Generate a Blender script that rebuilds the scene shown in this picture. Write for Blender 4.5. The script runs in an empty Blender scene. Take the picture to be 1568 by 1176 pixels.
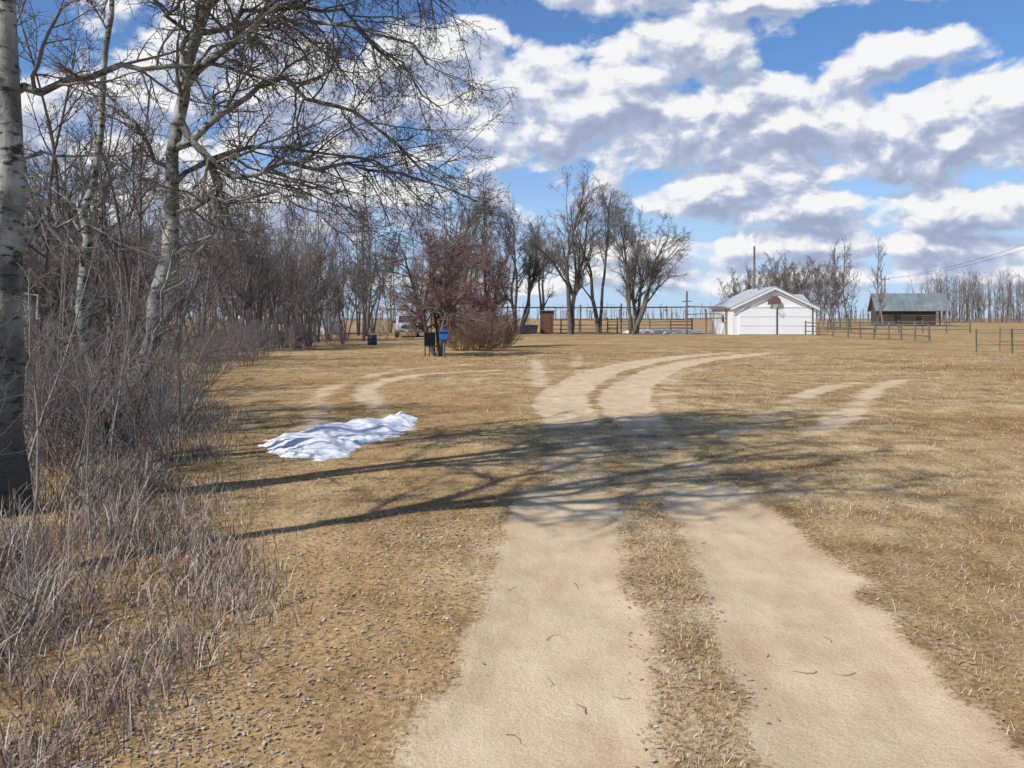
import bpy, math, numpy as np
from mathutils import Vector
R = np.random.default_rng(7)
scene = bpy.context.scene
scene.view_settings.view_transform='Standard'; scene.view_settings.look='None'; scene.view_settings.exposure=0
COL = scene.collection

# ------------------------------------------------------------ helpers
def link(o): COL.objects.link(o); return o
def empty(name, loc=(0,0,0), rz=0):
    o=bpy.data.objects.new(name,None); o.empty_display_size=0.3; o.location=loc; o.rotation_euler=(0,0,rz); return link(o)
def np_mesh(name, V, F, mats=(), midx=None, cols=None, smooth=False):
    V=np.asarray(V,np.float32); F=np.asarray(F,np.int32); k=F.shape[1]
    me=bpy.data.meshes.new(name)
    me.vertices.add(len(V)); me.vertices.foreach_set('co',V.ravel())
    me.loops.add(F.size); me.loops.foreach_set('vertex_index',F.ravel())
    me.polygons.add(len(F)); me.polygons.foreach_set('loop_start',np.arange(0,F.size,k,dtype=np.int32))
    try: me.polygons.foreach_set('loop_total',np.full(len(F),k,np.int32))
    except Exception: pass
    for m in mats: me.materials.append(m)
    if midx is not None: me.polygons.foreach_set('material_index',np.asarray(midx,np.int32))
    if smooth: me.polygons.foreach_set('use_smooth',np.ones(len(F),bool))
    if cols is not None:
        a=me.color_attributes.new('col','FLOAT_COLOR','POINT')
        c=np.ones((len(V),4),np.float32); c[:,:3]=cols; a.data.foreach_set('color',c.ravel())
    me.update(calc_edges=True); me.validate()
    return me
def obj(name, me, parent=None, loc=(0,0,0)):
    o=bpy.data.objects.new(name,me); o.location=loc
    if parent: o.parent=parent
    return link(o)
def pyd(name, verts, faces, mat, parent=None, bevel=0):
    me=bpy.data.meshes.new(name); me.from_pydata([tuple(v) for v in verts],[],faces); me.materials.append(mat); me.update()
    o=obj(name,me,parent)
    if bevel:
        b=o.modifiers.new('b','BEVEL'); b.width=bevel; b.segments=2
    return o
BF=[(0,3,2,1),(4,5,6,7),(0,1,5,4),(1,2,6,5),(2,3,7,6),(3,0,4,7)]
def boxv(x0,x1,y0,y1,z0,z1):
    return [(x0,y0,z0),(x1,y0,z0),(x1,y1,z0),(x0,y1,z0),(x0,y0,z1),(x1,y0,z1),(x1,y1,z1),(x0,y1,z1)]
def box(name,x0,x1,y0,y1,z0,z1,mat,parent=None,bevel=0):
    return pyd(name,boxv(x0,x1,y0,y1,z0,z1),BF,mat,parent,bevel)
def prism_x(name,prof,x0,x1,mat,parent=None,bevel=0):
    n=len(prof); v=[(x0,a,b) for a,b in prof]+[(x1,a,b) for a,b in prof]
    f=[tuple(range(n-1,-1,-1)),tuple(range(n,2*n))]+[(i,(i+1)%n,n+(i+1)%n,n+i) for i in range(n)]
    return pyd(name,v,f,mat,parent,bevel)
def prism_y(name,prof,y0,y1,mat,parent=None,bevel=0):
    n=len(prof); v=[(a,y0,b) for a,b in prof]+[(a,y1,b) for a,b in prof]
    f=[tuple(range(n)),tuple(range(2*n-1,n-1,-1))]+[(i,n+i,n+(i+1)%n,(i+1)%n) for i in range(n)]
    return pyd(name,v,f,mat,parent,bevel)
def cyl_between(name,p,q,r,mat,parent=None,n=10,r2=None):
    V,F=tubes(np.array([[p,q]],float),np.array([[r,r2 if r2 is not None else r]],float),n,caps=True)
    me=bpy.data.meshes.new(name); me.from_pydata([tuple(v) for v in V],[],F); me.materials.append(mat); me.update()
    return obj(name,me,parent)

def nrm(a): return a/np.maximum(np.linalg.norm(a,axis=-1,keepdims=True),1e-9)
def tubes(P,Rd,n,caps=False):
    N,S,_=P.shape
    T=np.empty_like(P); T[:,1:-1]=P[:,2:]-P[:,:-2] if S>2 else 0; T[:,0]=P[:,1]-P[:,0]; T[:,-1]=P[:,-1]-P[:,-2]; T=nrm(T)
    mean=nrm(P[:,-1]-P[:,0]); ref=np.where(np.abs(mean[:,2:3])>0.7,np.array([[1.,0,0]]),np.array([[0,0,1.]]))
    U=nrm(np.cross(T,ref[:,None,:])); W=np.cross(T,U)
    a=np.arange(n)*2*math.pi/n
    V=P[:,:,None,:]+Rd[:,:,None,None]*(U[:,:,None,:]*np.cos(a)[None,None,:,None]+W[:,:,None,:]*np.sin(a)[None,None,:,None])
    b=(np.arange(N)*S*n)[:,None,None]+(np.arange(S-1)*n)[None,:,None]; i=np.arange(n)[None,None,:]; j=(i+1)%n
    F=np.stack([b+i,b+j,b+j+n,b+i+n],-1).reshape(-1,4)
    V=V.reshape(-1,3)
    if caps:
        F=[tuple(f) for f in F.tolist()]+[tuple(range(n)),tuple(range((S-1)*n,S*n))]
    return V,F

# ------------------------------------------------------------ materials
def nt(m): m.use_nodes=True; return m.node_tree
def mat_simple(name,col,rough=0.8,var=0.25,scale=6,metal=0,bump=0.0,col2=None,stretch=(1,1,1)):
    m=bpy.data.materials.new(name); t=nt(m); N=t.nodes; L=t.links; b=N['Principled BSDF']
    b.inputs['Roughness'].default_value=rough; b.inputs['Metallic'].default_value=metal
    tc=N.new('ShaderNodeTexCoord'); mp=N.new('ShaderNodeMapping'); mp.inputs['Scale'].default_value=stretch
    L.new(tc.outputs['Object'],mp.inputs[0])
    n=N.new('ShaderNodeTexNoise'); n.inputs['Scale'].default_value=scale; n.inputs['Detail'].default_value=4; n.inputs['Roughness'].default_value=0.65
    L.new(mp.outputs[0],n.inputs[0])
    r=N.new('ShaderNodeValToRGB'); r.color_ramp.elements[0].position=0.3; r.color_ramp.elements[1].position=0.7
    c2=col2 or tuple(c*(1-var) for c in col); r.color_ramp.elements[0].color=(*c2,1); r.color_ramp.elements[1].color=(*col,1)
    L.new(n.outputs[0],r.inputs[0]); L.new(r.outputs[0],b.inputs['Base Color'])
    if bump:
        bp=N.new('ShaderNodeBump'); bp.inputs['Strength'].default_value=bump; bp.inputs['Distance'].default_value=0.02
        L.new(n.outputs[0],bp.inputs['Height']); L.new(bp.outputs[0],b.inputs['Normal'])
    return m
def mat_plain(name,col,rnd=.25):
    m=bpy.data.materials.new(name); t=nt(m); N=t.nodes; L=t.links; N.remove(N['Principled BSDF'])
    d=N.new('ShaderNodeBsdfDiffuse'); oi=N.new('ShaderNodeObjectInfo'); mr=N.new('ShaderNodeMapRange'); mr.inputs[3].default_value=1-rnd; mr.inputs[4].default_value=1+rnd
    L.new(oi.outputs['Random'],mr.inputs[0]); mx=N.new('ShaderNodeVectorMath'); mx.operation='SCALE'; mx.inputs[0].default_value=col; L.new(mr.outputs[0],mx.inputs['Scale'])
    L.new(mx.outputs[0],d.inputs[0]); L.new(d.outputs[0],N['Material Output'].inputs[0]); return m
def mat_attr(name):
    m=bpy.data.materials.new(name); t=nt(m); N=t.nodes; L=t.links; N.remove(N['Principled BSDF'])
    b=N.new('ShaderNodeBsdfDiffuse')
    a=N.new('ShaderNodeVertexColor'); a.layer_name='col'; L.new(a.outputs[0],b.inputs['Color']); L.new(b.outputs[0],N['Material Output'].inputs[0])
    return m
def mat_aspen():
    m=bpy.data.materials.new('aspen_bark'); t=nt(m); N=t.nodes; L=t.links; b=N['Principled BSDF']; b.inputs['Roughness'].default_value=0.85
    tc=N.new('ShaderNodeTexCoord')
    def noise(sc,st,det=6,rg=0.6):
        mp=N.new('ShaderNodeMapping'); mp.inputs['Scale'].default_value=st; L.new(tc.outputs['Object'],mp.inputs[0])
        n=N.new('ShaderNodeTexNoise'); n.inputs['Scale'].default_value=sc; n.inputs['Detail'].default_value=det; n.inputs['Roughness'].default_value=rg
        L.new(mp.outputs[0],n.inputs[0]); return n
    n1=noise(4,(1,1,.8)); n2=noise(8,(1,1,2.6),4); n3=noise(40,(1,1,0.3),5)
    r1=N.new('ShaderNodeValToRGB'); e=r1.color_ramp.elements; e[0].position=.38; e[0].color=(.12,.12,.10,1); e[1].position=.63; e[1].color=(.43,.44,.39,1)
    L.new(n1.outputs[0],r1.inputs[0])
    r2=N.new('ShaderNodeValToRGB'); e=r2.color_ramp.elements; e[0].position=.52; e[0].color=(0,0,0,1); e[1].position=.62; e[1].color=(1,1,1,1)
    L.new(n2.outputs[0],r2.inputs[0])
    mx=N.new('ShaderNodeMixRGB'); L.new(r2.outputs[0],mx.inputs[0]); L.new(r1.outputs[0],mx.inputs[1]); mx.inputs[2].default_value=(.045,.04,.034,1)
    sx=N.new('ShaderNodeSeparateXYZ'); L.new(tc.outputs['Object'],sx.inputs[0])
    ad=N.new('ShaderNodeMath'); ad.operation='MULTIPLY_ADD'; L.new(n1.outputs[0],ad.inputs[0]); ad.inputs[1].default_value=-2.8; L.new(sx.outputs[2],ad.inputs[2])
    mr=N.new('ShaderNodeMapRange'); mr.inputs[1].default_value=-1.1; mr.inputs[2].default_value=0.6; mr.inputs[3].default_value=.9; mr.inputs[4].default_value=0; L.new(ad.outputs[0],mr.inputs[0])
    m2=N.new('ShaderNodeMixRGB'); L.new(mr.outputs[0],m2.inputs[0]); L.new(mx.outputs[0],m2.inputs[1]); m2.inputs[2].default_value=(.055,.048,.04,1)
    L.new(m2.outputs[0],b.inputs['Base Color'])
    bp=N.new('ShaderNodeBump'); bp.inputs['Strength'].default_value=.7; bp.inputs['Distance'].default_value=.015
    L.new(n3.outputs[0],bp.inputs['Height']); L.new(bp.outputs[0],b.inputs['Normal'])
    return m
M_ASP=mat_aspen()
M_TWIG=mat_plain('twig_bark',(.19,.165,.14),.1)
M_TWIGD=mat_plain('thicket_bark',(.215,.182,.165),.3)
M_GREYT=mat_plain('grey_twigs',(.20,.172,.150),.15)
M_GREY=mat_simple('grey_bark',(.17,.145,.12),.9,.5,2,bump=.5)
M_RED=mat_plain('reddish_twig_bark',(.25,.15,.13),.1)
M_BRN=mat_plain('brown_twigs',(.24,.17,.12),.15)
M_WHITE=mat_simple('white_paint',(.86,.86,.85),.6,.05,3)
M_TRIM=mat_simple('dark_green_trim',(.04,.09,.06),.6,.3)
M_ROOFG=mat_simple('grey_shingle_roof',(.46,.47,.49),.8,.2,8)
M_TEAL=mat_simple('weathered_grey_green_metal_roof',(.20,.235,.24),.7,.4,.6,stretch=(1,1,.3))
M_LOG=mat_simple('old_log_wall',(.10,.075,.055),.9,.5,2,stretch=(.3,1,4))
M_WOOD=mat_simple('weathered_wood',(.22,.185,.15),.9,.5,4)
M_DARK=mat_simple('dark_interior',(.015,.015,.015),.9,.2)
M_GLASS=mat_simple('dark_glass',(.03,.04,.05),.1,.2)
M_BLUE=mat_simple('blue_plastic',(.02,.11,.42),.45,.2)
M_DBLUE=mat_simple('dark_blue_plastic',(.025,.045,.075),.5,.2)
M_RUST=mat_simple('rusty_steel',(.20,.085,.05),.8,.5,7)
M_REDP=mat_simple('faded_red_paint',(.17,.06,.045),.8,.4,5)
M_GREEN=mat_simple('green_painted_steel',(.09,.125,.085),.8,.3)
M_STEEL=mat_simple('chrome',(.6,.6,.6),.25,.1,metal=1)
M_TYRE=mat_simple('tyre_rubber',(.02,.02,.02),.9,.2)
M_CAR=mat_simple('silver_white_car_paint',(.55,.58,.61),.25,.04)
M_BLADE=mat_attr('dry_grass_blades'); M_LEAF=mat_attr('dead_leaves')

# ------------------------------------------------------------ tracks and terrain
LR=np.array([(-.3,-12),(-.05,0),(.06,3.0),(.24,4.4),(.38,6.3),(.50,7.65),(.76,10.3),(.92,13.6),(1.0,17),(1.73,21.3),(3.5,27.8),(6.2,34),(8.6,37.5),(13,42)])
RR=np.array([(1.1,-12),(1.28,0),(1.40,3.0),(1.54,4.4),(1.70,6.3),(1.79,7.65),(1.85,10.3),(1.95,13.6),(2.25,17),(3.15,21.3),(5.1,27.8),(7.5,33),(10,36.5),(14,41)])
CEN=(LR+RR)/2
SEC=[np.array([(-1.6,12.5),(-2.1,14.1),(-3.1,18),(-3.3,21.5),(-2.6,24),(-.5,26)]),
     np.array([(-2.9,11.5),(-3.1,13.6),(-4.0,17.7),(-4.1,22),(-3,26.8),(-.5,31)]),
     np.array([(3.4,10.5),(4.3,12.1),(6.1,15.1),(8.6,19.9),(10,22)]),
     np.array([(2.9,11.5),(3.8,13.2),(6.5,18.5),(8.5,21)]),
     np.array([(.7,20),(.72,22),(.78,26.8),(1.1,36),(2.5,46)]),
     np.array([(2.0,22),(2.1,28),(3.0,38)]),
     np.array([(14,30),(9,40),(7,52)]),np.array([(2.9,16),(5.5,26),(12,34),(22,38)])]
SECW=[.74,.62,.80,.66,.66,.50,.45,.46]
def smooth(pl,n=6):
    t=np.arange(len(pl)); s=np.linspace(0,len(pl)-1,len(pl)*n)
    i=np.clip(s.astype(int),0,len(pl)-2); f=(s-i)[:,None]
    p0=pl[np.clip(i-1,0,None)];p1=pl[i];p2=pl[i+1];p3=pl[np.clip(i+2,None,len(pl)-1)]
    return .5*((2*p1)+(-p0+p2)*f+(2*p0-5*p1+4*p2-p3)*f*f+(-p0+3*p1-3*p2+p3)*f**3)
def dist(x,y,pl):
    pl=smooth(pl,4); d=np.full(x.shape,1e9)
    for a,b in zip(pl[:-1],pl[1:]):
        e=b-a; L2=e@e+1e-12; t=np.clip(((x-a[0])*e[0]+(y-a[1])*e[1])/L2,0,1)
        d=np.minimum(d,(x-a[0]-t*e[0])**2+(y-a[1]-t*e[1])**2)
    return np.sqrt(d)
def ss(a,b,x): t=np.clip((x-a)/(b-a),0,1); return t*t*(3-2*t)
def wn(x,y,s,seed=0):
    v=0
    rr=np.random.default_rng(100+seed)
    for k in range(7):
        a=rr.uniform(0,6.28); f=s*rr.uniform(.6,1.7); v=v+np.sin((x*math.cos(a)+y*math.sin(a))*f+rr.uniform(0,6.28))
    return v/3.5
def dirt(x,y):
    dl=dist(x,y,LR); dr=dist(x,y,RR); wob=.06*wn(x,y,3,1)+.04*wn(x,y,9,2)
    hw=.40+.10*ss(12,18,y)+.04*(1-ss(3,6,y))
    w=np.where(y<10,1.08,1.)*(1-.60*ss(6.9,8.4,y)*(1-ss(11.6,13.6,y)))*(1-ss(34,43,y))
    m=np.maximum(1-ss(hw-.16,hw+.20,dl+wob),1-ss(hw-.16,hw+.20,dr+wob))*w
    c=dist(x,y,CEN); near=1-ss(5.0,8.5,y)
    sh=np.maximum((1-ss(.95,1.8,c+wob*2))*.34*(1-ss(30,40,y))*(1-.5*ss(6,9,y)), (1-ss(.5,.95,c))*.30*near)
    m=np.maximum(m,sh)
    pt=np.clip(.9+.35*wn(x,y,1.3,8),.4,1.1)
    for s,sw in zip(SEC,SECW):
        m=np.maximum(m,(1-ss(.04,.5,dist(x,y,s)+wob))*sw*pt*(1-ss(30,50,y))*ss(10.5,12.5,y))
    return m
def height(x,y,m):
    far=ss(60,160,np.hypot(x,y))
    z=.022*wn(x,y,.9,3)+.012*wn(x,y,3.1,4)+.05*wn(x,y,.18,5)*ss(12,40,y)
    return z*(1-far)-.03*np.clip(m-.5,0,1)
def axis(fine0,fine1,st,lim0,lim1,g=1.07):
    a=list(np.arange(fine0,fine1,st)); s=st; v=fine1
    while v<lim1: a.append(v); s*=g; v+=s
    a.append(lim1); s=st; v=fine0; b=[]
    while True:
        s*=g; v-=s
        if v<lim0: break
        b.append(v)
    b.append(lim0); return np.array(b[::-1]+a)
xs=axis(-5,7,.07,-3500,3500,1.06); ys=axis(1.5,14,.07,-600,5000,1.035)
X,Y=np.meshgrid(xs,ys); xf=X.ravel(); yf=Y.ravel(); m=dirt(xf,yf); z=height(xf,yf,m)
nx=len(xs); ny=len(ys); i=(np.arange(ny-1)[:,None]*nx+np.arange(nx-1)[None,:]).ravel()
F=np.stack([i,i+1,i+nx+1,i+nx],-1)

def ground_mat():
    g=bpy.data.materials.new('dry_lawn_and_dirt'); t=nt(g); N=t.nodes; L=t.links; N.remove(N['Principled BSDF']); b=N.new('ShaderNodeBsdfDiffuse'); L.new(b.outputs[0],N['Material Output'].inputs[0])
    tc=N.new('ShaderNodeTexCoord')
    def noise(sc,det=5,rg=.6,st=(1,1,1)):
        mp=N.new('ShaderNodeMapping'); mp.inputs['Scale'].default_value=st; L.new(tc.outputs['Object'],mp.inputs[0])
        n=N.new('ShaderNodeTexNoise'); n.noise_dimensions='2D'; n.inputs['Scale'].default_value=sc; n.inputs['Detail'].default_value=det; n.inputs['Roughness'].default_value=rg; L.new(mp.outputs[0],n.inputs[0]); return n.outputs[0]
    def ramp(s,els):
        r=N.new('ShaderNodeValToRGB'); c=r.color_ramp
        while len(c.elements)<len(els): c.elements.new(.5)
        for e,(p,co) in zip(c.elements,els): e.position=p; e.color=(*co,1)
        L.new(s,r.inputs[0]); return r.outputs[0]
    def mix(f,a,bb,mode='MIX'):
        x=N.new('ShaderNodeMixRGB'); x.blend_type=mode
        for s,v in ((0,f),(1,a),(2,bb)):
            if isinstance(v,(int,float)): x.inputs[s].default_value=v
            elif isinstance(v,tuple): x.inputs[s].default_value=(*v,1)
            else: L.new(v,x.inputs[s])
        return x.outputs[0]
    big=noise(.16,4,.6); mid=noise(1.6,5,.65); fine=noise(28,4,.75); fine2=noise(90,2,.7); streak=noise(5,4,.7,(1,.35,1)); wide=noise(.5,4,.6,(.5,1,1))
    grass=ramp(mid,[(.30,(.27,.18,.085)),(.5,(.43,.31,.165)),(.70,(.54,.415,.24))])
    grass=mix(ramp(big,[(.40,(0,0,0)),(.62,(1,1,1))]),grass,mix(.65,grass,(.36,.225,.10)))
    grass=mix(.6,grass,ramp(wide,[(.36,(.70,.66,.60)),(.5,(1,1,1)),(.66,(1.18,1.18,1.14))]),'MULTIPLY')
    grass=mix(.7,grass,ramp(fine,[(.32,(.36,.33,.31)),(.5,(.95,.95,.95)),(.68,(1.4,1.38,1.32))]),'MULTIPLY')
    grass=mix(.5,grass,ramp(streak,[(.33,(.55,.53,.5)),(.5,(1,1,1)),(.68,(1.3,1.26,1.18))]),'MULTIPLY')
    dirtc=ramp(mid,[(.3,(.54,.405,.25)),(.7,(.66,.525,.35))])
    dirtc=mix(.55,dirtc,ramp(fine2,[(.3,(.66,.64,.62)),(.5,(1,1,1)),(.7,(1.2,1.2,1.2))]),'MULTIPLY')
    dirtc=mix(.4,dirtc,ramp(streak,[(.35,(.76,.72,.66)),(.6,(1.06,1.06,1.06))]),'MULTIPLY')
    at=N.new('ShaderNodeAttribute'); at.attribute_name='dirt'
    a1=N.new('ShaderNodeMath'); a1.operation='MULTIPLY_ADD'; L.new(fine,a1.inputs[0]); a1.inputs[1].default_value=.9; L.new(at.outputs['Fac'],a1.inputs[2])
    a2=N.new('ShaderNodeMath'); a2.operation='MULTIPLY_ADD'; L.new(mid,a2.inputs[0]); a2.inputs[1].default_value=.5; L.new(a1.outputs[0],a2.inputs[2])
    mr=N.new('ShaderNodeMapRange'); mr.interpolation_type='SMOOTHSTEP'; mr.inputs[1].default_value=.92; mr.inputs[2].default_value=1.36; L.new(a2.outputs[0],mr.inputs[0])
    c=mix(mr.outputs[0],grass,dirtc); L.new(c,b.inputs['Color'])
    bp=N.new('ShaderNodeBump'); bp.inputs['Strength'].default_value=.4; bp.inputs['Distance'].default_value=.025
    L.new(fine,bp.inputs['Height']); L.new(bp.outputs[0],b.inputs['Normal'])
    return g
me=np_mesh('ground',np.stack([xf,yf,z],-1),F,[ground_mat()],smooth=True)
at=me.attributes.new('dirt','FLOAT','POINT'); at.data.foreach_set('value',m.astype(np.float32))
obj('ground',me)

# ------------------------------------------------------------ grass / litter
PAL=np.array([(.57,.43,.24),(.66,.53,.34),(.45,.32,.17),(.33,.23,.13),(.58,.49,.36),(.52,.38,.20)])
def edge(y): return np.interp(y,[0,3,4.8,6.5,9.5,14,18.5,36,65,90],[-2.1,-1.95,-1.75,-2.5,-3.6,-5,-7,-9.6,-9.6,-9])
N_=330000
u=R.random(N_); y=1.6*(24.0**u); x=(R.random(N_)*2-1)*(.78*y+1.8)
mm=dirt(x,y); keep=(R.random(N_)>np.clip(mm*1.9-.1,0,.996)); x=x[keep]; y=y[keep]; mm=mm[keep]
cl=wn(x,y,6,11)+wn(x,y,14,12); keep=R.random(len(x))<np.clip(.7+.4*cl,.12,1); x=x[keep];y=y[keep];mm=mm[keep]
n=len(x); sc=1+y/11
Lg=R.uniform(.015,.05,n)*sc*(.75+.25*(x>0)); w=R.uniform(.0010,.0024,n)*sc; a=R.uniform(0,6.28,n); tilt=np.clip(R.normal(1.2,.22,n),.2,1.5)
zz=height(x,y,mm)-.003
B=np.stack([x,y,zz],-1); dv=np.stack([np.cos(a)*np.sin(tilt),np.sin(a)*np.sin(tilt),np.cos(tilt)],-1); sv=np.stack([-np.sin(a),np.cos(a),0*a],-1)
V=np.stack([B-sv*w[:,None],B+sv*w[:,None],B+dv*Lg[:,None]],1).reshape(-1,3)
c=PAL[R.integers(0,6,n)]*R.uniform(.75,1.15,(n,1)); C=np.repeat(c,3,0)
obj('dry_lawn_grass',np_mesh('dry_lawn_grass',V,np.arange(3*n).reshape(-1,3),[M_BLADE],cols=C))

def tall(name,x,y,hmin,hmax,pal,wd=(.0012,.003),droop=(.3,1.1)):
    n=len(x); H=R.uniform(hmin,hmax,n); a=R.uniform(0,6.28,n); w=R.uniform(*wd,n)*(1+y/20); th0=R.uniform(.02,.5,n); dr=R.uniform(*droop,n)
    S=4; P=np.zeros((n,S+1,3)); P[:,0]=np.stack([x,y,height(x,y,0*x)-.01],-1)
    for k in range(S):
        th=th0+dr*(k/S)**1.3*1.6
        P[:,k+1]=P[:,k]+np.stack([np.cos(a)*np.sin(th),np.sin(a)*np.sin(th),np.cos(th)],-1)*(H/S)[:,None]
    tw=a+R.uniform(.8,2.3,n); sv=np.stack([np.cos(tw),np.sin(tw),0*a],-1)
    ww=w[:,None]*np.array([1,1,.85,.6,.15])[None,:]
    V=np.stack([P-sv[:,None]*ww[...,None],P+sv[:,None]*ww[...,None]],2).reshape(-1,3)
    b=(np.arange(n)*(S+1)*2)[:,None]+(np.arange(S)*2)[None,:]; F=np.stack([b,b+1,b+3,b+2],-1).reshape(-1,4)
    c=pal[R.integers(0,len(pal),n)]*R.uniform(.7,1.25,(n,1)); C=np.repeat(c,(S+1)*2,0)
    return obj(name,np_mesh(name,V,F,[M_BLADE],cols=C))
PALT=np.array([(.34,.265,.195),(.50,.43,.34),(.22,.165,.13),(.17,.13,.11),(.44,.38,.32),(.29,.215,.16)])
n=110000; y=2.2+R.random(n)**1.3*17; x=edge(y)+.35-np.abs(R.normal(0,1,n))*(1.2+y*.18)+R.normal(0,.2,n)
cl=wn(x,y,3,21)+.6*wn(x,y,8,22); k=R.random(n)<np.clip(.5+.5*cl,.08,1); x=x[k];y=y[k]
hh=np.clip((edge(y)+.5-x)/1.2,.3,1)
tall('tall_dead_grass',x[hh<.7],y[hh<.7],.05,.20,PALT); tall('tall_dead_grass',x[hh>=.7],y[hh>=.7],.09,.40,PALT)
cx=[];cy=[]
for q in range(480):
    yy=R.uniform(2.4,13); xx=R.uniform(-.75*yy-1,.75*yy+1)
    if q<190: yy=R.uniform(2.2,7.5); xx=np.interp(yy,CEN[:,1],CEN[:,0])+R.normal(0,.12)
    if xx<edge(yy): continue
    k=int(R.uniform(15,40)); cx.append(R.normal(xx,.05,k)); cy.append(R.normal(yy,.05,k))
cx=np.concatenate(cx); cy=np.concatenate(cy); k=dirt(cx,cy)<.62
tall('lawn_grass_clumps',cx[k],cy[k],.015,.055,PAL*.9,(.0010,.002),(.8,1.6))

def leaves(name,x,y,s0,s1,pal,lift=.008):
    n=len(x); s=R.uniform(s0,s1,n)*(1+y/18); a=R.uniform(0,6.28,n); mm=dirt(x,y); z0=height(x,y,mm)+R.uniform(.002,lift,n)
    ax=np.stack([np.cos(a),np.sin(a),R.normal(0,.25,n)],-1); ay=np.stack([-np.sin(a),np.cos(a),R.normal(0,.25,n)],-1)
    C0=np.stack([x,y,z0+.1*s],-1); up=np.array([0,0,1.])
    q=[C0-ax*s[:,None],C0-ay*(s*.6)[:,None]+up*(s*R.uniform(-.1,.4,n))[:,None],C0+ax*s[:,None],C0+ay*(s*.6)[:,None]+up*(s*R.uniform(-.1,.4,n))[:,None]]
    V=np.stack(q,1); V=np.maximum(V,np.concatenate([np.full((n,1,2),-1e9),(z0[:,None,None]-.004)],-1)).reshape(-1,3)
    b=np.arange(n)*4; F=np.concatenate([np.stack([b,b+1,b+2],-1),np.stack([b,b+2,b+3],-1)])
    C=np.repeat(pal[R.integers(0,len(pal),n)]*R.uniform(.75,1.2,(n,1)),4,0)
    return obj(name,np_mesh(name,V,F,[M_LEAF],cols=C))
PALL=np.array([(.40,.32,.235),(.46,.38,.30),(.34,.25,.18),(.38,.28,.22),(.24,.18,.13),(.50,.43,.35)])
n=170000; y=1.8*(8**R.random(n)); x=(R.random(n)*2-1)*(.78*y+1.8); mm=dirt(x,y)
inc=(np.abs(x-np.interp(y,CEN[:,1],CEN[:,0]))<.30)&(y<8)
pr=np.where(x<0,1.,.20)*np.clip(.45+.6*wn(x,y,2.2,31),.03,1)*np.clip(1-mm*1.9,.002,1)*np.exp(-np.clip(y-6,0,99)/4)
pr=np.where(inc,.22*np.clip(.4+.6*wn(x,y,5,33),.02,1),pr); pr=np.where((x>2.2)&(y<6),.4*np.clip(wn(x,y,2,35),.05,1)*np.clip(1-mm*1.9,.002,1),pr)
k=R.random(n)<pr; leaves('dead_leaf_litter',x[k],y[k],.004,.012,PALL)
n=1800; y=1.8*(6**R.random(n)); x=R.uniform(-.9,2.7,n); s=R.uniform(.0015,.004,n)
o8=np.array([(1,0,0),(0,1,0),(-1,0,0),(0,-1,0),(0,0,.8),(0,0,-.8)]); V=(np.stack([x,y,height(x,y,dirt(x,y))+.001],-1)[:,None]+o8[None]*s[:,None,None]*R.uniform(.6,1.3,(n,6,1))).reshape(-1,3)
of=np.array([(0,1,4),(1,2,4),(2,3,4),(3,0,4),(1,0,5),(2,1,5),(3,2,5),(0,3,5)]); F=(np.arange(n)[:,None,None]*6+of[None]).reshape(-1,3)
obj('gravel_pebbles',np_mesh('gravel_pebbles',V,F,[mat_simple('pebble',(.50,.43,.34),.9,.4,3)]))
n=110; y=1.8*(6**R.random(n)); x=(R.random(n)*2-1)*(.6*y+.8)+.4; a=R.uniform(0,6.28,n); L=R.uniform(.04,.14,n); P=[np.stack([x,y,height(x,y,dirt(x,y))+.005],-1)]
for k in range(4): a=a+R.normal(0,.45,n); P.append(P[-1]+np.stack([np.cos(a),np.sin(a),R.normal(0,.03,n)],-1)*(L/4)[:,None])
V,F=tubes(np.stack(P,1),np.linspace(.0022,.0009,5)[None]*R.uniform(.6,1.2,(n,1)),5); obj('fallen_twigs',np_mesh('fallen_twigs',V,F,[mat_simple('dead_twig',(.13,.09,.07),.9)]))

# ------------------------------------------------------------ snow
def snow(name,poly,hgt,st,seed):
    poly=np.array(poly); x0,y0=poly.min(0)-.5; x1,y1=poly.max(0)+.5
    X,Y=np.meshgrid(np.arange(x0,x1,st),np.arange(y0,y1,st)); x=X.ravel(); y=Y.ravel()
    P=np.vstack([poly,poly[:1]]); ins=np.zeros(x.shape,bool); d=np.full(x.shape,1e9)
    for a,b in zip(P[:-1],P[1:]):
        e=b-a; t=np.clip(((x-a[0])*e[0]+(y-a[1])*e[1])/(e@e),0,1); d=np.minimum(d,np.hypot(x-a[0]-t*e[0],y-a[1]-t*e[1]))
        c=((a[1]>y)!=(b[1]>y))&(x<(b[0]-a[0])*(y-a[1])/(b[1]-a[1]+1e-12)+a[0]); ins^=c
    sd=np.where(ins,d,-d)+.10*wn(x,y,5,seed)+.07*wn(x,y,14,seed+1)+.03*wn(x,y,35,seed+7)
    h=hgt*ss(-.05,.5,sd)**.8*(1+.34*wn(x-.5*y,y+.9*x,4.0,seed+2)+.22*wn(x,y,8,seed+3)+.08*wn(x,y,20,seed+4)+.03*wn(x,y,50,seed+5))-.05*(1-ss(-.12,.02,sd))
    z=height(x,y,0*x)+h-.012
    ny,nx=X.shape; i=(np.arange(ny-1)[:,None]*nx+np.arange(nx-1)[None,:]).ravel(); F=np.stack([i,i+1,i+nx+1,i+nx],-1)
    F=F[(sd[F]>-.14).any(1)]
    return obj(name,np_mesh(name,np.stack([x,y,z],-1),F,[M_SNOW],smooth=True))
M_SNOW=mat_simple('old_snow',(.86,.87,.90),.6,.1,5,bump=.5,col2=(.68,.69,.70))
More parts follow.
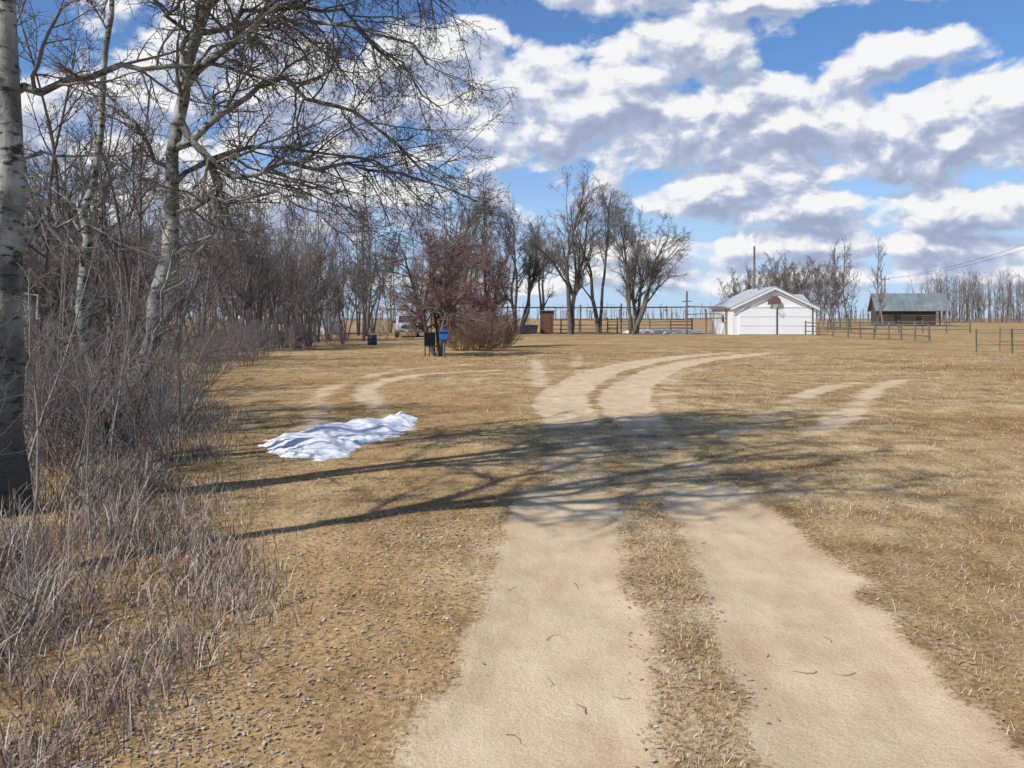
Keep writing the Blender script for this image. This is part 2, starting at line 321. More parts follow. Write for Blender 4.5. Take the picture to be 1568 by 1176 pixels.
snow('snow_patch',[(-3.3,10.9),(-2.75,10.1),(-2.2,9.6),(-1.85,10.0),(-1.75,11.2),(-1.45,12.4),(-1.4,13.9),(-1.9,14.1),(-2.3,13.2),(-2.8,12.3),(-3.2,11.7)],.12,.028,40)
snow('snow_patch',[(12,93),(18,92),(22,94),(19,97),(13,97)],.25,.3,50)

# ------------------------------------------------------------ trees
class Tree:
    def __init__(s,rng): s.r=rng; s.parts=[]
    def add(s,P,Rd,n,mi):
        V,F=tubes(P,Rd,n); s.parts.append((V,F,mi))
    def spawn(s,P,Rd,L,n,t0,t1,ang,asd,ratio,S,wob,trop,rr,rmin,droop=0,taper=.75,side=None,short=.55):
        r=s.r; N=P.shape[0]; K=P.shape[1]-1
        cnt=np.maximum(1,np.round(n*(.55+.45*L/np.mean(L))).astype(int)); idx=np.repeat(np.arange(N),cnt); M=len(idx)
        t=t0+(t1-t0)*r.random(M); f=t*K; k=np.minimum(f.astype(int),K-1); f=(f-k)[:,None]
        p=P[idx,k]*(1-f)+P[idx,k+1]*f; pd=nrm(P[idx,k+1]-P[idx,k]); pr=Rd[idx,k]*(1-f[:,0])+Rd[idx,k+1]*f[:,0]
        q=r.normal(size=(M,3))
        if side is not None: q=q+np.array(side)
        q=nrm(q-(q*pd).sum(1,keepdims=True)*pd); a=np.abs(r.normal(ang,asd,M))[:,None]
        d=nrm(pd*np.cos(a)+q*np.sin(a)); LL=L[idx]*ratio*(1-short*t)*r.uniform(.5,1.35,M)
        r0=np.maximum(np.minimum(pr*rr,LL*.03+rmin),rmin)
        return s.run(p,d,LL,r0,S,wob,trop,rmin,droop,taper)
    def run(s,p,d,L,r0,S,wob,trop,rmin,droop=0,taper=.75):
        r=s.r; P=[p]; 
        for k in range(S):
            d=nrm(d+r.normal(size=d.shape)*wob+np.array([0,0,1.])*(trop-droop*(1 if k<S*.6 else -.8))); P.append(P[-1]+d*(L/S)[:,None])
        tt=np.linspace(0,1,S+1)[None]; Rd=np.maximum(r0[:,None]*(1-taper*tt),rmin*.7)
        return np.stack(P,1),Rd,L
    def mesh(s,name,mats):
        V=[];F=[];MI=[];o=0
        for v,f,mi in s.parts: V.append(v);F.append(f+o);MI.append(np.full(len(f),mi)); o+=len(v)
        return np_mesh(name,np.concatenate(V),np.concatenate(F),mats,np.concatenate(MI),smooth=True)
def guide(pts,r0,r1,n=14,rng=R,jit=.02):
    pl=smooth(np.array(pts,float),5); t=np.linspace(0,len(pl)-1,n); P=np.stack([np.interp(t,np.arange(len(pl)),pl[:,k]) for k in range(3)],-1)
    P[1:-1]+=rng.normal(0,jit,(n-2,3)); L=np.linalg.norm(np.diff(P,axis=0),axis=1).sum()
    rd=np.linspace(0,1,n); return P[None],(r0+(r1-r0)*rd**.7)[None]*(1+.07*rng.normal(size=(1,n))),np.array([L])

def hero(name,trunk,limbs,seed,dens=1.0,auto=None,thick=1.0,lv=4):
    r=np.random.default_rng(seed); T=Tree(r); G=[]
    for (pts,r0,r1) in trunk:
        g=guide(pts,r0,r1,22,r,.022); g[1][0,0]*=1.35; g[1][0,1]*=1.1; T.add(g[0],g[1],14,0)
        if auto: 
            a=T.spawn(*g,auto['n'],auto['t0'],1.0,auto.get('ang',.95),.2,auto['ratio'],12,.10,.04,.38,.008,side=auto.get('side')); T.add(a[0],a[1],7,0); G.append((a[0],a[1],a[2]))
    for (pts,r0,r1) in limbs:
        g=guide(pts,r0*.92,r1*.7,13,r,.045); T.add(g[0],g[1],8,0); G.append(g)
    P=np.concatenate([g[0] for g in G]); Rd=np.concatenate([g[1] for g in G]); L=np.concatenate([g[2] for g in G])
    b=T.spawn(P,Rd,L,13*dens,.12,1,.8,.28,.44,9,.15,.0,.55,.0042*thick,.03,short=.45); T.add(b[0],b[1],5,1)
    c=T.spawn(*b,8*dens,.1,1,.8,.28,.48,6,.16,-.02,.6,.0029*thick,.05); T.add(c[0],c[1],4,1)
    d=T.spawn(*c,5.5,.1,1,.8,.3,.5,4,.18,.0,.7,.0021*thick,.04); T.add(d[0],d[1],3,1)
    if lv>3: e=T.spawn(*d,1.6,.3,1,.8,.3,.28,2,.1,.2,1.4,.0030,taper=.3); T.add(e[0],e[1],3,1)
    return obj(name,T.mesh(name,[M_ASP,M_TWIG]))

hero('aspen_tree',[([(-4.17,7.0,-.1),(-4.15,7.0,1.5),(-4.14,7.0,3.2),(-4.12,7.05,5),(-4.0,7.1,7.4),(-3.9,7.1,9.6),(-3.8,7.1,11)],.165,.03)],
 [([(-4.12,7.0,3.45),(-3.7,7.0,3.62),(-3.1,7.1,3.75),(-2.5,7.15,3.85),(-2.0,7.3,4.3)],.048,.012),
  ([(-4.1,7.0,2.1),(-3.8,6.9,2.35),(-3.4,6.9,2.3),(-3.0,7.0,2.1)],.025,.005),
  ([(-4.1,7.0,2.8),(-3.9,7.2,3.0),(-3.5,7.4,3.0),(-3.1,7.5,2.7)],.025,.005),
  ([(-4.1,7.0,1.7),(-3.9,6.8,1.8),(-3.7,6.7,1.6),(-3.5,6.7,1.3)],.018,.004),
  ([(-4.1,7.05,4.6),(-3.4,7.2,5.3),(-2.6,7.5,6.0),(-1.6,7.8,6.3)],.05,.012),
  ([(-4.05,7.05,5.6),(-3.4,7.4,6.6),(-2.7,7.8,7.5),(-2,8,8)],.05,.012),
  ([(-4.05,7.05,6.6),(-4.4,6.4,7.6),(-4.7,5.8,8.5)],.05,.012),
  ([(-4.1,7.0,5.2),(-4.8,6.7,6.0),(-5.6,6.4,6.6)],.05,.012)],11,.8,dict(n=9,t0=.45,ratio=.26))
hero('aspen_tree',[([(-4.40,9.5,-.1),(-4.14,9.5,.78),(-3.96,9.5,1.65),(-3.80,9.5,2.74),(-3.76,9.5,3.54),(-3.63,9.5,4.27),(-3.45,9.55,5.15),(-3.3,9.6,6.24),(-3.2,9.6,7.5),(-3.1,9.6,8.6)],.135,.03),
      ([(-4.44,9.6,-.1),(-4.75,9.7,.9),(-4.95,9.8,1.7),(-4.9,9.8,2.7),(-4.75,9.8,3.7),(-4.65,9.8,4.9),(-4.5,9.8,6.3)],.085,.025),
      ([(-4.5,9.4,-.1),(-4.3,9.3,.5),(-3.95,9.2,1.1),(-3.75,9.15,1.8),(-3.6,9.1,2.5)],.05,.008)],
 [([(-3.76,9.5,3.5),(-3.3,9.5,3.75),(-2.8,9.4,4.15),(-2.2,9.4,4.05),(-1.5,9.3,3.65),(-.75,9.3,3.1)],.06,.014),
  ([(-3.63,9.5,4.2),(-3.2,9.5,4.7),(-2.5,9.3,4.85),(-1.8,9.2,4.8),(-.9,9.1,4.3)],.06,.014),
  ([(-3.70,9.5,3.8),(-3.45,9.5,3.4),(-2.9,9.6,3.2),(-2.2,9.7,3.35),(-1.4,9.8,3.3),(-.4,9.9,2.95)],.055,.014),
  ([(-3.8,9.5,2.8),(-3.3,9.4,2.95),(-2.6,9.3,2.9),(-1.9,9.3,2.6),(-1.5,9.3,2.3)],.035,.007),
  ([(-3.76,9.5,3.1),(-3.2,9.8,3.5),(-2.4,10.0,3.6),(-1.6,10.2,3.4),(-.9,10.2,2.9)],.04,.010),
  ([(-3.5,9.55,5.0),(-2.8,9.4,5.5),(-2.0,9.3,5.6),(-1.2,9.2,5.4),(-.6,9.2,4.9)],.055,.012),
  ([(-3.5,9.55,4.8),(-3.0,9.6,5.0),(-2.2,9.7,5.1),(-1.5,9.8,4.7),(-.8,9.8,4.0)],.045,.012),
  ([(-3.4,9.55,5.4),(-3.0,9.7,6.1),(-2.3,9.8,6.6),(-1.4,9.9,6.8)],.06,.012),
  ([(-3.3,9.5,6.2),(-2.8,9.2,7.0),(-2.1,9.0,7.7),(-1.3,8.9,8)],.05,.012),
  ([(-3.8,9.5,3.2),(-4.3,9.3,3.9),(-4.9,9.2,4.4)],.04,.010),
  ([(-3.6,9.4,4.4),(-3.45,8.8,4.9),(-3.0,8.3,5.4)],.04,.010),
  ([(-3.9,9.5,2.1),(-3.6,9.5,2.4),(-3.2,9.5,2.5),(-2.8,9.4,2.3)],.025,.005),
  ([(-4.8,9.8,2.9),(-4.4,9.7,3.3),(-4.1,9.6,3.9)],.025,.005),([(-4.9,9.8,2.2),(-5.3,9.7,2.8),(-5.6,9.6,3.4)],.025,.005)],12,1.1,dict(n=6,t0=.45,ratio=.24))
# aspens beside the lane, outside this frame, whose crowns shade it
hero('aspen_tree',[([(-5.6,3.4,-.1),(-5.5,3.5,2),(-5.2,3.7,4.5),(-4.9,4.0,7),(-4.6,4.2,9.5)],.17,.03)],
 [([(-5.2,3.7,4.4),(-4.6,4.0,5.2),(-3.8,4.4,5.8),(-2.9,4.6,6.0)],.09,.02),([(-5.0,3.9,6),(-4.2,3.9,7.2),(-3.2,4.0,8.2)],.08,.02),
  ([(-5.2,3.7,4.8),(-4.9,4.6,5.8),(-4.4,5.6,6.6),(-3.6,6.3,7.0)],.08,.02),([(-4.9,4,6.8),(-4.3,4.8,7.8),(-3.5,5.6,8.4)],.08,.02),([(-5.0,3.9,5.6),(-5.2,3.0,6.6),(-4.8,2.2,7.6)],.06,.015),
  ([(-5.2,3.7,5.0),(-4.3,3.6,6.2),(-3.2,3.4,6.8),(-2.2,3.4,7.2)],.08,.02)],13,.85,dict(n=14,t0=.42,ratio=.27),2.3,3)
hero('aspen_tree',[([(-7.2,4.6,-.1),(-7.0,4.7,2.5),(-6.6,4.9,5.5),(-6.2,5.1,8.5),(-5.9,5.2,11.5)],.18,.03)],
 [([(-6.6,4.9,5.8),(-5.6,5.2,7.0),(-4.6,5.6,7.6)],.08,.02),([(-6.4,5.0,7.2),(-5.4,4.8,8.6),(-4.3,4.6,9.4)],.08,.02),([(-6.2,5.1,8.2),(-5.6,5.9,9.6),(-4.8,6.6,10.3)],.07,.02)],15,.8,dict(n=14,t0=.45,ratio=.27),2.3,3)
hero('aspen_tree',[([(-5.6,8.6,-.1),(-5.6,8.6,2),(-5.8,8.7,4.5),(-5.9,8.7,7.5)],.07,.02)],[([(-5.7,8.6,3.2),(-5.2,8.5,4.2),(-4.7,8.4,5)],.03,.01)],14,.6,dict(n=9,t0=.35,ratio=.22),1,3)

def generic(name,seed,stems,h,r0,spread,spec,rmin,mats,sd=.1,n0=8,wob=.06,trop=.05,short=.55):
    r=np.random.default_rng(seed); T=Tree(r)
    a=r.uniform(0,6.28,stems); th=np.abs(r.normal(spread,sd,stems)); p=np.stack([np.cos(a)*.15*spread*3,np.sin(a)*.15*spread*3,-.1+0*a],-1)
    d=np.stack([np.cos(a)*np.sin(th),np.sin(a)*np.sin(th),np.cos(th)],-1)
    g=T.run(p,d,h*r.uniform(.75,1.05,stems),r0*r.uniform(.7,1.1,stems),12,wob,trop,rmin); T.add(g[0],g[1],n0,0)
    for i,(n,t0,ang,ratio,S,tr,dr) in enumerate(spec):
        g=T.spawn(*g,n,t0,1,ang,.22,ratio,S,.12,tr,.6,rmin*(1 if i==len(spec)-1 else 1.4),dr,short=short); T.add(g[0],g[1],5 if i==0 else 3,0 if i==0 else 1)
    return T.mesh(name,mats)
def place(name,me,x,y,s=1,rz=0,parent=None,z=0,sz=None):
    o=obj(name,me,parent,(x,y,z)); o.scale=(s,s,sz or s); o.rotation_euler=(0,0,rz); return o

TV=[generic('thicket_tree',200+i,3,8.2,.07,.13,[(14,.22,.75,.36,6,.06,0),(8,.12,.75,.42,4,.04,0),(7,.1,.8,.5,2,.03,0)],.0052,[M_TWIGD,M_TWIGD]) for i in range(5)]
SV=[generic('shrub',230+i,15,2.0,.012,.5,[(7,.2,.7,.45,4,.04,0),(6,.15,.7,.45,2,.02,0)],.0030,[M_TWIGD,M_TWIGD],.25,5,.12) for i in range(3)]
thk=empty('woodland_thicket'); rr=np.random.default_rng(5)
for k in range(84):
    yy=11.5+rr.random()**.85*56; xx=edge(yy)-.9-rr.random()**1.2*(5+yy*.24)
    place(f'thicket_tree_{k}',TV[k%5],xx,yy,rr.uniform(.65,1.05)*(1.12 if yy>25 else .80),rr.uniform(0,6.28),thk)
for k in range(70):
    yy=8.5+rr.random()*50; xx=edge(yy)-.3-rr.random()*(2.5+yy*.12)
    place(f'undergrowth_{k}',SV[k%3],xx,yy,rr.uniform(.5,1.05),rr.uniform(0,6.28),thk)
for k in range(30):
    yy=rr.uniform(72,98); place(f'back_tree_{k}',TV[k%5],-36+k*1.18+rr.normal(0,.8),yy,rr.uniform(1.25,1.65),rr.uniform(0,6.28),thk)
for (x,y,s) in [(-8.6,61,1.1),(-7.4,62.5,.9),(-9.6,60,1.2)]: place('undergrowth_far',SV[0],x,y,s,x,thk)
r=np.random.default_rng(9); T=Tree(r)
sp=[(-3.0,4.7,1.5),(-2.35,4.2,.75),(-3.5,6.2,2.0),(-3.9,8.2,2.2),(-3.2,7.6,1.6),(-2.9,5.9,1.0),(-4.6,8.0,2.6),(-4.2,6.0,1.6),(-3.9,5.2,1.2),(-5.0,7.5,2.4),(-4.1,10.5,2.8),(-4.9,10.6,3.3),(-5.2,11.3,3.6),(-3.7,9.0,1.8),
    (-3.7,7.2,1.3),(-4.4,8.8,2.0),(-3.4,8.4,1.2),(-4.9,9.0,2.4),(-5.4,10,2.8),(-4.0,6.6,1.2),(-4.5,7.4,1.7),(-3.3,6.8,.9),(-3.9,9.8,1.6)]
p=np.array([(a,b,-.02) for a,b,c in sp]); L=np.array([c for a,b,c in sp]); d=nrm(np.array([(r.normal(0,.14)+.06,r.normal(0,.12),1) for _ in sp]))
g=T.run(p,d,L,.005+L*.0035,10,.07,.03,.003); T.add(g[0],g[1],6,0)
g=T.spawn(*g,11,.2,1,.75,.2,.42,6,.13,.05,.6,.0026); T.add(g[0],g[1],4,1); g=T.spawn(*g,6,.2,1,.7,.2,.45,4,.13,.02,.6,.0017); T.add(g[0],g[1],3,1)
obj('aspen_saplings',T.mesh('aspen_saplings',[mat_simple('sapling_bark',(.30,.28,.25),.8,.4,5),M_TWIG]))

me=generic('crabapple_tree',301,6,4.8,.11,.30,[(18,.22,.8,.42,8,0,.05),(12,.1,.75,.48,5,-.02,.10),(9,.1,.75,.52,3,-.06,.10)],.0050,[M_GREY,M_RED],.14,8,.10)
place('crabapple_tree',me,-3.1,36,1.1,.4); place('crabapple_tree',me,-1.5,45,1.15,2)
me=generic('brown_bush',303,60,2.0,.012,.6,[(10,.15,.6,.45,4,.05,0),(7,.1,.6,.45,3,.02,0)],.0045,[M_BRN,M_BRN],.3,4)
place('dogwood_bush',me,-1.5,41,1.08,1); place('dogwood_bush',me,-.6,46,1.0,2.4); place('dogwood_bush',me,-2.5,42,.95,4)

SPE=[(8,.28,.5,.55,9,.05,0),(7,.12,.55,.52,7,.03,0),(8,.08,.6,.52,5,.02,0),(8,.08,.65,.5,3,0,0)]
EV=[generic('elm_a',401,3,12.8,.26,.20,SPE,.0075,[M_GREY,M_GREYT],.1,9,.09,.05,.45),
    generic('elm_b',402,2,14,.24,.12,SPE,.0075,[M_GREY,M_GREYT],.08,9,.09,.05,.45),
    generic('elm_c',403,4,11,.22,.30,SPE,.0075,[M_GREY,M_GREYT],.1,9,.10,.05,.45)]
for (x,y,v,s,rz) in [(-2.3,84,1,.95,.3),(.6,86,2,1.05,1.2),(5.8,84,0,1.0,2.1),(9.0,88,1,1.04,4.0),(11.6,83,2,1.05,.2),(13.2,90,0,.8,5.0),(-6,86,0,1,3),(3.2,92,1,.85,1.7)]:
    place('elm_tree',EV[v],x,y,s,rz)
AV=[generic('poplar_a',411,1,12.5,.13,.04,[(26,.25,.65,.26,6,.12,0),(9,.1,.65,.4,4,.08,0),(7,.1,.7,.5,2,.05,0)],.009,[M_TWIGD,M_TWIGD],.02),
    generic('poplar_b',412,2,11,.11,.10,[(22,.2,.7,.34,6,.10,0),(9,.1,.65,.42,4,.08,0),(7,.1,.7,.5,2,.05,0)],.009,[M_TWIGD,M_TWIGD],.03)]
g=empty('poplar_grove')
for k in range(32): place(f'grove_tree_{k}',AV[1],rr.uniform(32,47),rr.uniform(112,135),rr.uniform(.5,.9),rr.uniform(0,6.28),g)
for (x,y,s) in [(50,130,.98),(51.6,131,1.02),(57.5,132,1.03),(47.5,128,.8),(60,140,.7)]: place('poplar_tree',AV[0],x,y,s,x)
r=np.random.default_rng(77); T=Tree(r)
def stand(n,x,y,h0,h1,rad,tw):
    p=np.stack([x,y,0*x-.2],-1); L=r.uniform(h0,h1,n); d=nrm(np.stack([r.normal(0,.05,n),r.normal(0,.05,n),np.ones(n)],-1))
    g=T.run(p,d,L,rad*r.uniform(.6,1.2,n),4,.04,.02,.03); T.add(g[0],g[1],4,0)
    g=T.spawn(*g,tw,.25,1,.5,.2,.32,3,.1,.1,.6,.035); T.add(g[0],g[1],3,0); g=T.spawn(*g,4,.2,1,.6,.2,.5,2,.1,.1,.7,.03); T.add(g[0],g[1],3,0)
n=800; x=r.uniform(150,340,n); stand(n,x,300+r.uniform(-6,28,n)-(x-150)*.15,13,18.5,.17,9)
n=900; x=r.uniform(-500,620,n); stand(n,x,570+r.uniform(-20,20,n)+20*np.sin(x*.013),7,12,.3,8)
n=160; x=r.uniform(66,150,n); stand(n,x,240+r.uniform(-8,8,n),2,5,.08,8)
obj('distant_tree_line',T.mesh('distant_tree_line',[mat_plain('distant_bark',(.25,.215,.20),.1)]))

# ------------------------------------------------------------ garage
G=empty('white_garage',(24.6,80,0))
w=3.85; eh=2.65; rh=4.45; dp=8.5
prism_y('walls',[(-w,-.05),(w,-.05),(w,eh),(0,rh),(-w,eh)],0,dp,M_WHITE,G)
def slope(name,sgn,over=.28,t=.10):
    s=(rh-eh)/w; x1=sgn*(w+over); z1=eh-s*over+.02; pr=[(0,rh+.02),(x1,z1),(x1,z1+t),(0,rh+.02+t)]
    prism_y(name,pr if sgn<0 else pr[::-1],-.35,dp+.35,M_ROOFG,G)
slope('roof_left',-1); slope('roof_right',1)
for sg in (-1,1):
    s=(rh-eh)/w; x1=sg*(w+.3); z1=eh-s*.3-.02
    pr=[(0,rh+.0),(x1,z1),(x1,z1-.16),(0,rh-.16)]; prism_y('fascia',pr[::-1] if sg<0 else pr,-.39,-.352,M_WHITE,G)
MWB=mat_simple('white_paint_b',(.76,.76,.75),.6,.1)
for x0,x1 in ((-3.3,.20),(.34,3.55)):
    box('door_leaf',x0,x1,-.06,-.003,.05,2.55,M_WHITE,G,.01)
    for zz in (.05,.85,1.7): box('door_rail',x0+.05,x1-.05,-.085,-.062,zz+.02,zz+.10,MWB,G)
box('centre_post',.22,.32,-.10,-.004,0,2.6,M_TRIM,G)
box('door_header',-3.4,3.65,-.09,-.004,2.57,2.68,MWB,G)
box('side_frame',3.57,3.63,-.09,-.004,0,2.56,M_TRIM,G)
box('corner_board_l',-3.88,-3.78,-.03,-.003,0,eh-.1,M_WHITE,G); box('corner_board_r',3.78,3.88,-.03,-.003,0,eh-.1,M_WHITE,G)
a=np.linspace(0,math.pi,14); pr=[(-.05+.62*math.cos(t),3.05+.62*math.sin(t)) for t in a]+[(-.05-.62,2.85),(-.05+.62,2.85)]
prism_y('basketball_backboard',pr[::-1],-.32,-.28,mat_simple('backboard_paint',(.22,.13,.10),.6,.5,4),G)
box('backboard_bracket',-.2,.1,-.28,-.004,3.0,3.1,M_WOOD,G)
a=np.linspace(0,2*math.pi,15); P=np.stack([-.05+.23*np.cos(a),-.60+.23*np.sin(a),2.93+0*a],-1)[None]; V,F=tubes(P,np.full((1,15),.018),6)
obj('hoop_ring',np_mesh('hoop_ring',V,F,[M_RUST]),G)
P=np.array([[(-.05+.2*math.cos(t),-.6+.2*math.sin(t),2.92),(-.05+.12*math.cos(t+.4),-.6+.12*math.sin(t+.4),2.5)] for t in np.arange(0,6.2,.5)]); V,F=tubes(P,np.full(P.shape[:2],.008),4); obj('hoop_net',np_mesh('hoop_net',V,F,[M_WHITE]),G)
cyl_between('roof_vent_stack',(-.5,3,4.2),(-.5,3,4.95),.13,M_STEEL,G); cyl_between('roof_vent_cap',(-.5,3,4.95),(-.5,3,5.05),.25,M_STEEL,G,12,.05)
box('side_window_frame',-w-.04,-w-.003,3.0,4.2,1.1,1.95,M_WHITE,G); box('side_window_glass',-w-.05,-w-.042,3.08,4.12,1.18,1.87,M_GLASS,G)
S=empty('white_shed',(31.6,96,0))
prism_x('walls',[(0,-.05),(5,-.05),(5,3.2),(2.5,4.2),(0,3.2)],-2.6,1.8,M_WHITE,S)
prism_x('roof',[(-.3,3.12),(2.5,4.22),(5.3,3.12),(5.3,3.22),(2.5,4.34),(-.3,3.22)],-2.8,2.0,M_ROOFG,S)
box('door',-1.6,-.6,-.04,-.003,0,2.1,M_TRIM,S); box('window',.2,1.1,-.03,-.003,1.2,2.0,M_GLASS,S)

Bn=empty('log_barn',(78.5,168,0),-.22)
prism_x('log_walls',[(0,-.05),(7,-.05),(7,3.4),(3.5,6.3),(0,3.4)],-6,4.5,M_LOG,Bn)
for k in range(9):
    cyl_between('wall_log',(-6.15,-.06,.25+k*.36),(4.65,-.06,.25+k*.36),.17,M_LOG,Bn,8)
prism_x('roof',[(-.7,2.95),(3.5,6.42),(7.7,2.95),(7.7,3.08),(3.5,6.58),(-.7,3.08)],-6.6,7.4,M_TEAL,Bn)
for k in range(14): 
    xx=-6.4+k*1.05; pyd('roof_rib',[(xx,-.7,3.10),(xx+.08,-.7,3.10),(xx+.08,3.5,6.60),(xx,3.5,6.60),(xx,-.7,3.15),(xx+.08,-.7,3.15),(xx+.08,3.5,6.65),(xx,3.5,6.65)],BF,M_TEAL,Bn)
for xx in (6.2,7.1):
    for yy in (.0,6.9): cyl_between('porch_post',(xx,yy,0),(xx,yy,3.3),.12,M_WOOD,Bn)
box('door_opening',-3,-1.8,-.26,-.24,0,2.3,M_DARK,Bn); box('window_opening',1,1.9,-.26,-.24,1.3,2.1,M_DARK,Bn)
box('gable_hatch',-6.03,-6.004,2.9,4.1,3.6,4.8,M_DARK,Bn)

H=empty('white_farmhouse',(-22.5,84,0))
prism_x('walls',[(0,-.05),(8,-.05),(8,2.8),(4,4.4),(0,2.8)],-4,4,M_WHITE,H)
prism_x('roof',[(-.4,2.62),(4,4.42),(8.4,2.62),(8.4,2.74),(4,4.56),(-.4,2.74)],-4.3,4.3,mat_simple('light_shingles',(.40,.40,.42),.9,.2),H)
for xx in (-3.4,-1.2,2.2): 
    box('window_trim',xx-.1,xx+1.3,-.04,-.003,1.0,2.3,M_TRIM,H); box('window_glass',xx,xx+1.2,-.05,-.042,1.1,2.2,M_GLASS,H)
box('door',.9,1.8,-.05,-.003,.2,2.3,M_REDP,H); box('chimney',-.3,.3,3.7,4.3,4.2,5.4,mat_simple('brick',(.28,.12,.08),.9),H)

C=empty('parked_pickup_truck',(-8.6,70,0),.12)
prof=[(0,.55),(0,1.02),(.08,1.12),(1.25,1.18),(1.95,1.80),(2.15,1.86),(3.3,1.86),(3.65,1.25),(5.3,1.2),(5.35,.55),(4.75,.5),(4.6,.78),(4.3,.88),(4.0,.78),(3.85,.5),(1.4,.45),(1.25,.76),(.95,.87),(.65,.76),(.5,.5)]
prism_x('body',prof,-.93,.93,M_CAR,C,.04)
pyd('windshield',[(-.75,1.285,1.225),(.75,1.285,1.225),(.68,1.925,1.79),(-.68,1.925,1.79),(-.75,1.30,1.205),(.75,1.30,1.205),(.68,1.94,1.77),(-.68,1.94,1.77)],BF,M_GLASS,C)
MHL=mat_simple('headlight_glass',(.7,.7,.68),.15,.1)
for sg in (-1,1):
    xs_=sg*.935; prism_x('side_window',[(1.55,1.24),(2.05,1.74),(3.2,1.74),(3.45,1.26)],min(xs_,xs_+sg*.01),max(xs_,xs_+sg*.01),M_GLASS,C)
    for yy in (.95,4.3):
        cyl_between('wheel',(sg*.98,yy,.38),(sg*.72,yy,.38),.38,M_TYRE,C,20); cyl_between('hubcap',(sg*1.0,yy,.38),(sg*.975,yy,.38),.2,M_STEEL,C,14)
    box('headlight',sg*.66-.16,sg*.66+.16,-.03,.0,.78,.98,MHL,C,.01)
    box('mirror',sg*1.07-.1,sg*1.07+.1,1.5,1.6,1.2,1.4,M_TYRE,C,.02)
box('grille',-.46,.46,-.03,.0,.74,1.0,M_TYRE,C); box('bumper',-.95,.95,-.14,-.01,.45,.64,M_STEEL,C,.03); box('number_plate',-.15,.15,-.16,-.145,.5,.6,M_WHITE,C)

def barrel(name,x,y,mat,r=.29,h=.88):
    E=empty(name,(x,y,0)); prof=[(0,r*.96),(.03,r),(h*.33,r),(h*.35,r*1.04),(h*.37,r),(h*.65,r),(h*.67,r*1.04),(h*.69,r),(h-.03,r),(h,r*.96)]
    P=np.array([[(0,0,z+.0) for z,_ in prof]]); V,F=tubes(P,np.array([[q for _,q in prof]]),20)
    obj('drum',np_mesh('drum',V,F,[mat],smooth=True),E); cyl_between('lid',(0,0,h-.03),(0,0,h-.012),r*.93,mat,E,20); return E
barrel('rusty_burn_barrel',-11.4,45,M_RUST); barrel('rusty_burn_barrel',-12.2,45.5,M_RUST); barrel('blue_barrel',-8.2,50,M_DBLUE,.28,.6)
E=empty('blue_bird_feeder_box',(-2.75,34.5,0)); cyl_between('post',(0,0,-.1),(0,0,.72),.05,M_WOOD,E); box('box_body',-.17,.17,-.15,.15,.72,1.04,M_BLUE,E,.02); prism_y('lid',[(-.21,1.04),(.21,1.04),(0,1.16)],-.2,.2,M_BLUE,E)
E=empty('garden_chair',(-3.3,35.2,0),.5)
box('seat',-.25,.25,-.25,.25,.42,.46,M_TYRE,E,.01); box('backrest',-.25,.25,.22,.26,.46,1.0,M_TYRE,E,.01)
for a_ in (-.22,.22):
    for b_ in (-.22,.22): cyl_between('leg',(a_,b_,0),(a_,b_,.42),.02,M_TYRE,E,6)
E=empty('blue_water_trough',(1.7,84,0)); pyd('tub',[(-.7,-.45,0),(.7,-.45,0),(.7,.45,0),(-.7,.45,0),(-.85,-.6,.85),(.85,-.6,.85),(.85,.6,.85),(-.85,.6,.85)],BF,M_DBLUE,E,.04); box('rim',-.9,.9,-.65,.65,.853,.92,M_DBLUE,E,.02)
E=empty('red_outhouse',(3.5,84.5,0)); prism_x('walls',[(0,0),(1.2,0),(1.2,1.95),(0,2.25)],-.6,.6,M_REDP,E); prism_x('roof',[(-.15,2.29),(1.35,1.92),(1.35,1.99),(-.15,2.36)],-.7,.7,M_WOOD,E); box('door',-.35,.35,-.04,-.003,.08,1.85,M_RUST,E,.01)
# ------------------------------------------------------------ fences
def fence(name,pts,ph,rails,pr=.075,rr_=.05,step=2.6,mat=M_WOOD,seed=1,lean=.03):
    r=np.random.default_rng(seed); V=[];F=[];o=0
    def add(p,q,a,b,n=7):
        nonlocal o
        v,f=tubes(np.array([[p,q]],float),np.array([[a,b]]),n,True); V.extend(v.tolist()); F.extend([tuple(int(i)+o for i in ff) for ff in f]); o+=len(v)
    for A,B in zip(pts[:-1],pts[1:]):
        A=np.array(A);B=np.array(B); n=max(1,int(round(np.linalg.norm(B-A)/step))); prev=None
        for k in range(n+1):
            c=A+(B-A)*k/n; t=r.normal(0,lean,2); h=ph*r.uniform(.93,1.12); add((c[0],c[1],-.1),(c[0]+t[0],c[1]+t[1],h),pr,pr*.9)
            cur=[(c[0],c[1]-pr,ph*q+r.normal(0,.025)) for q in rails]
            if prev:
                for a,b in zip(prev,cur): add(a,b,rr_*r.uniform(.8,1.1),rr_*r.uniform(.7,1),6)
            prev=cur
    me=bpy.data.meshes.new(name); me.from_pydata(V,[],F); me.materials.append(mat); me.update(); return obj(name,me)
fence('wooden_rail_fence',[(27.2,79),(27.6,70),(27.4,62),(27.2,55.5)],1.25,(.35,.65,.92),seed=2)
fence('wooden_rail_fence',[(34,92),(50,93)],1.3,(.3,.6,.9),seed=3)
fence('wooden_rail_fence',[(11,98),(20.5,97)],1.5,(.3,.55,.78,.95),.09,.07,seed=4)
fence('corral_fence',[(-4,90),(3,88),(11,86),(17,83),(21,81.5)],2.75,(.97,),.09,.085,4.5,seed=6)
fence('corral_fence',[(17,83.2),(20.6,82)],2.5,(.62,.8),.08,.06,1.8,seed=8)
fence('corral_fence',[(3.2,90),(11,89)],1.5,(.3,.6,.92),.08,.05,2.2,seed=9)
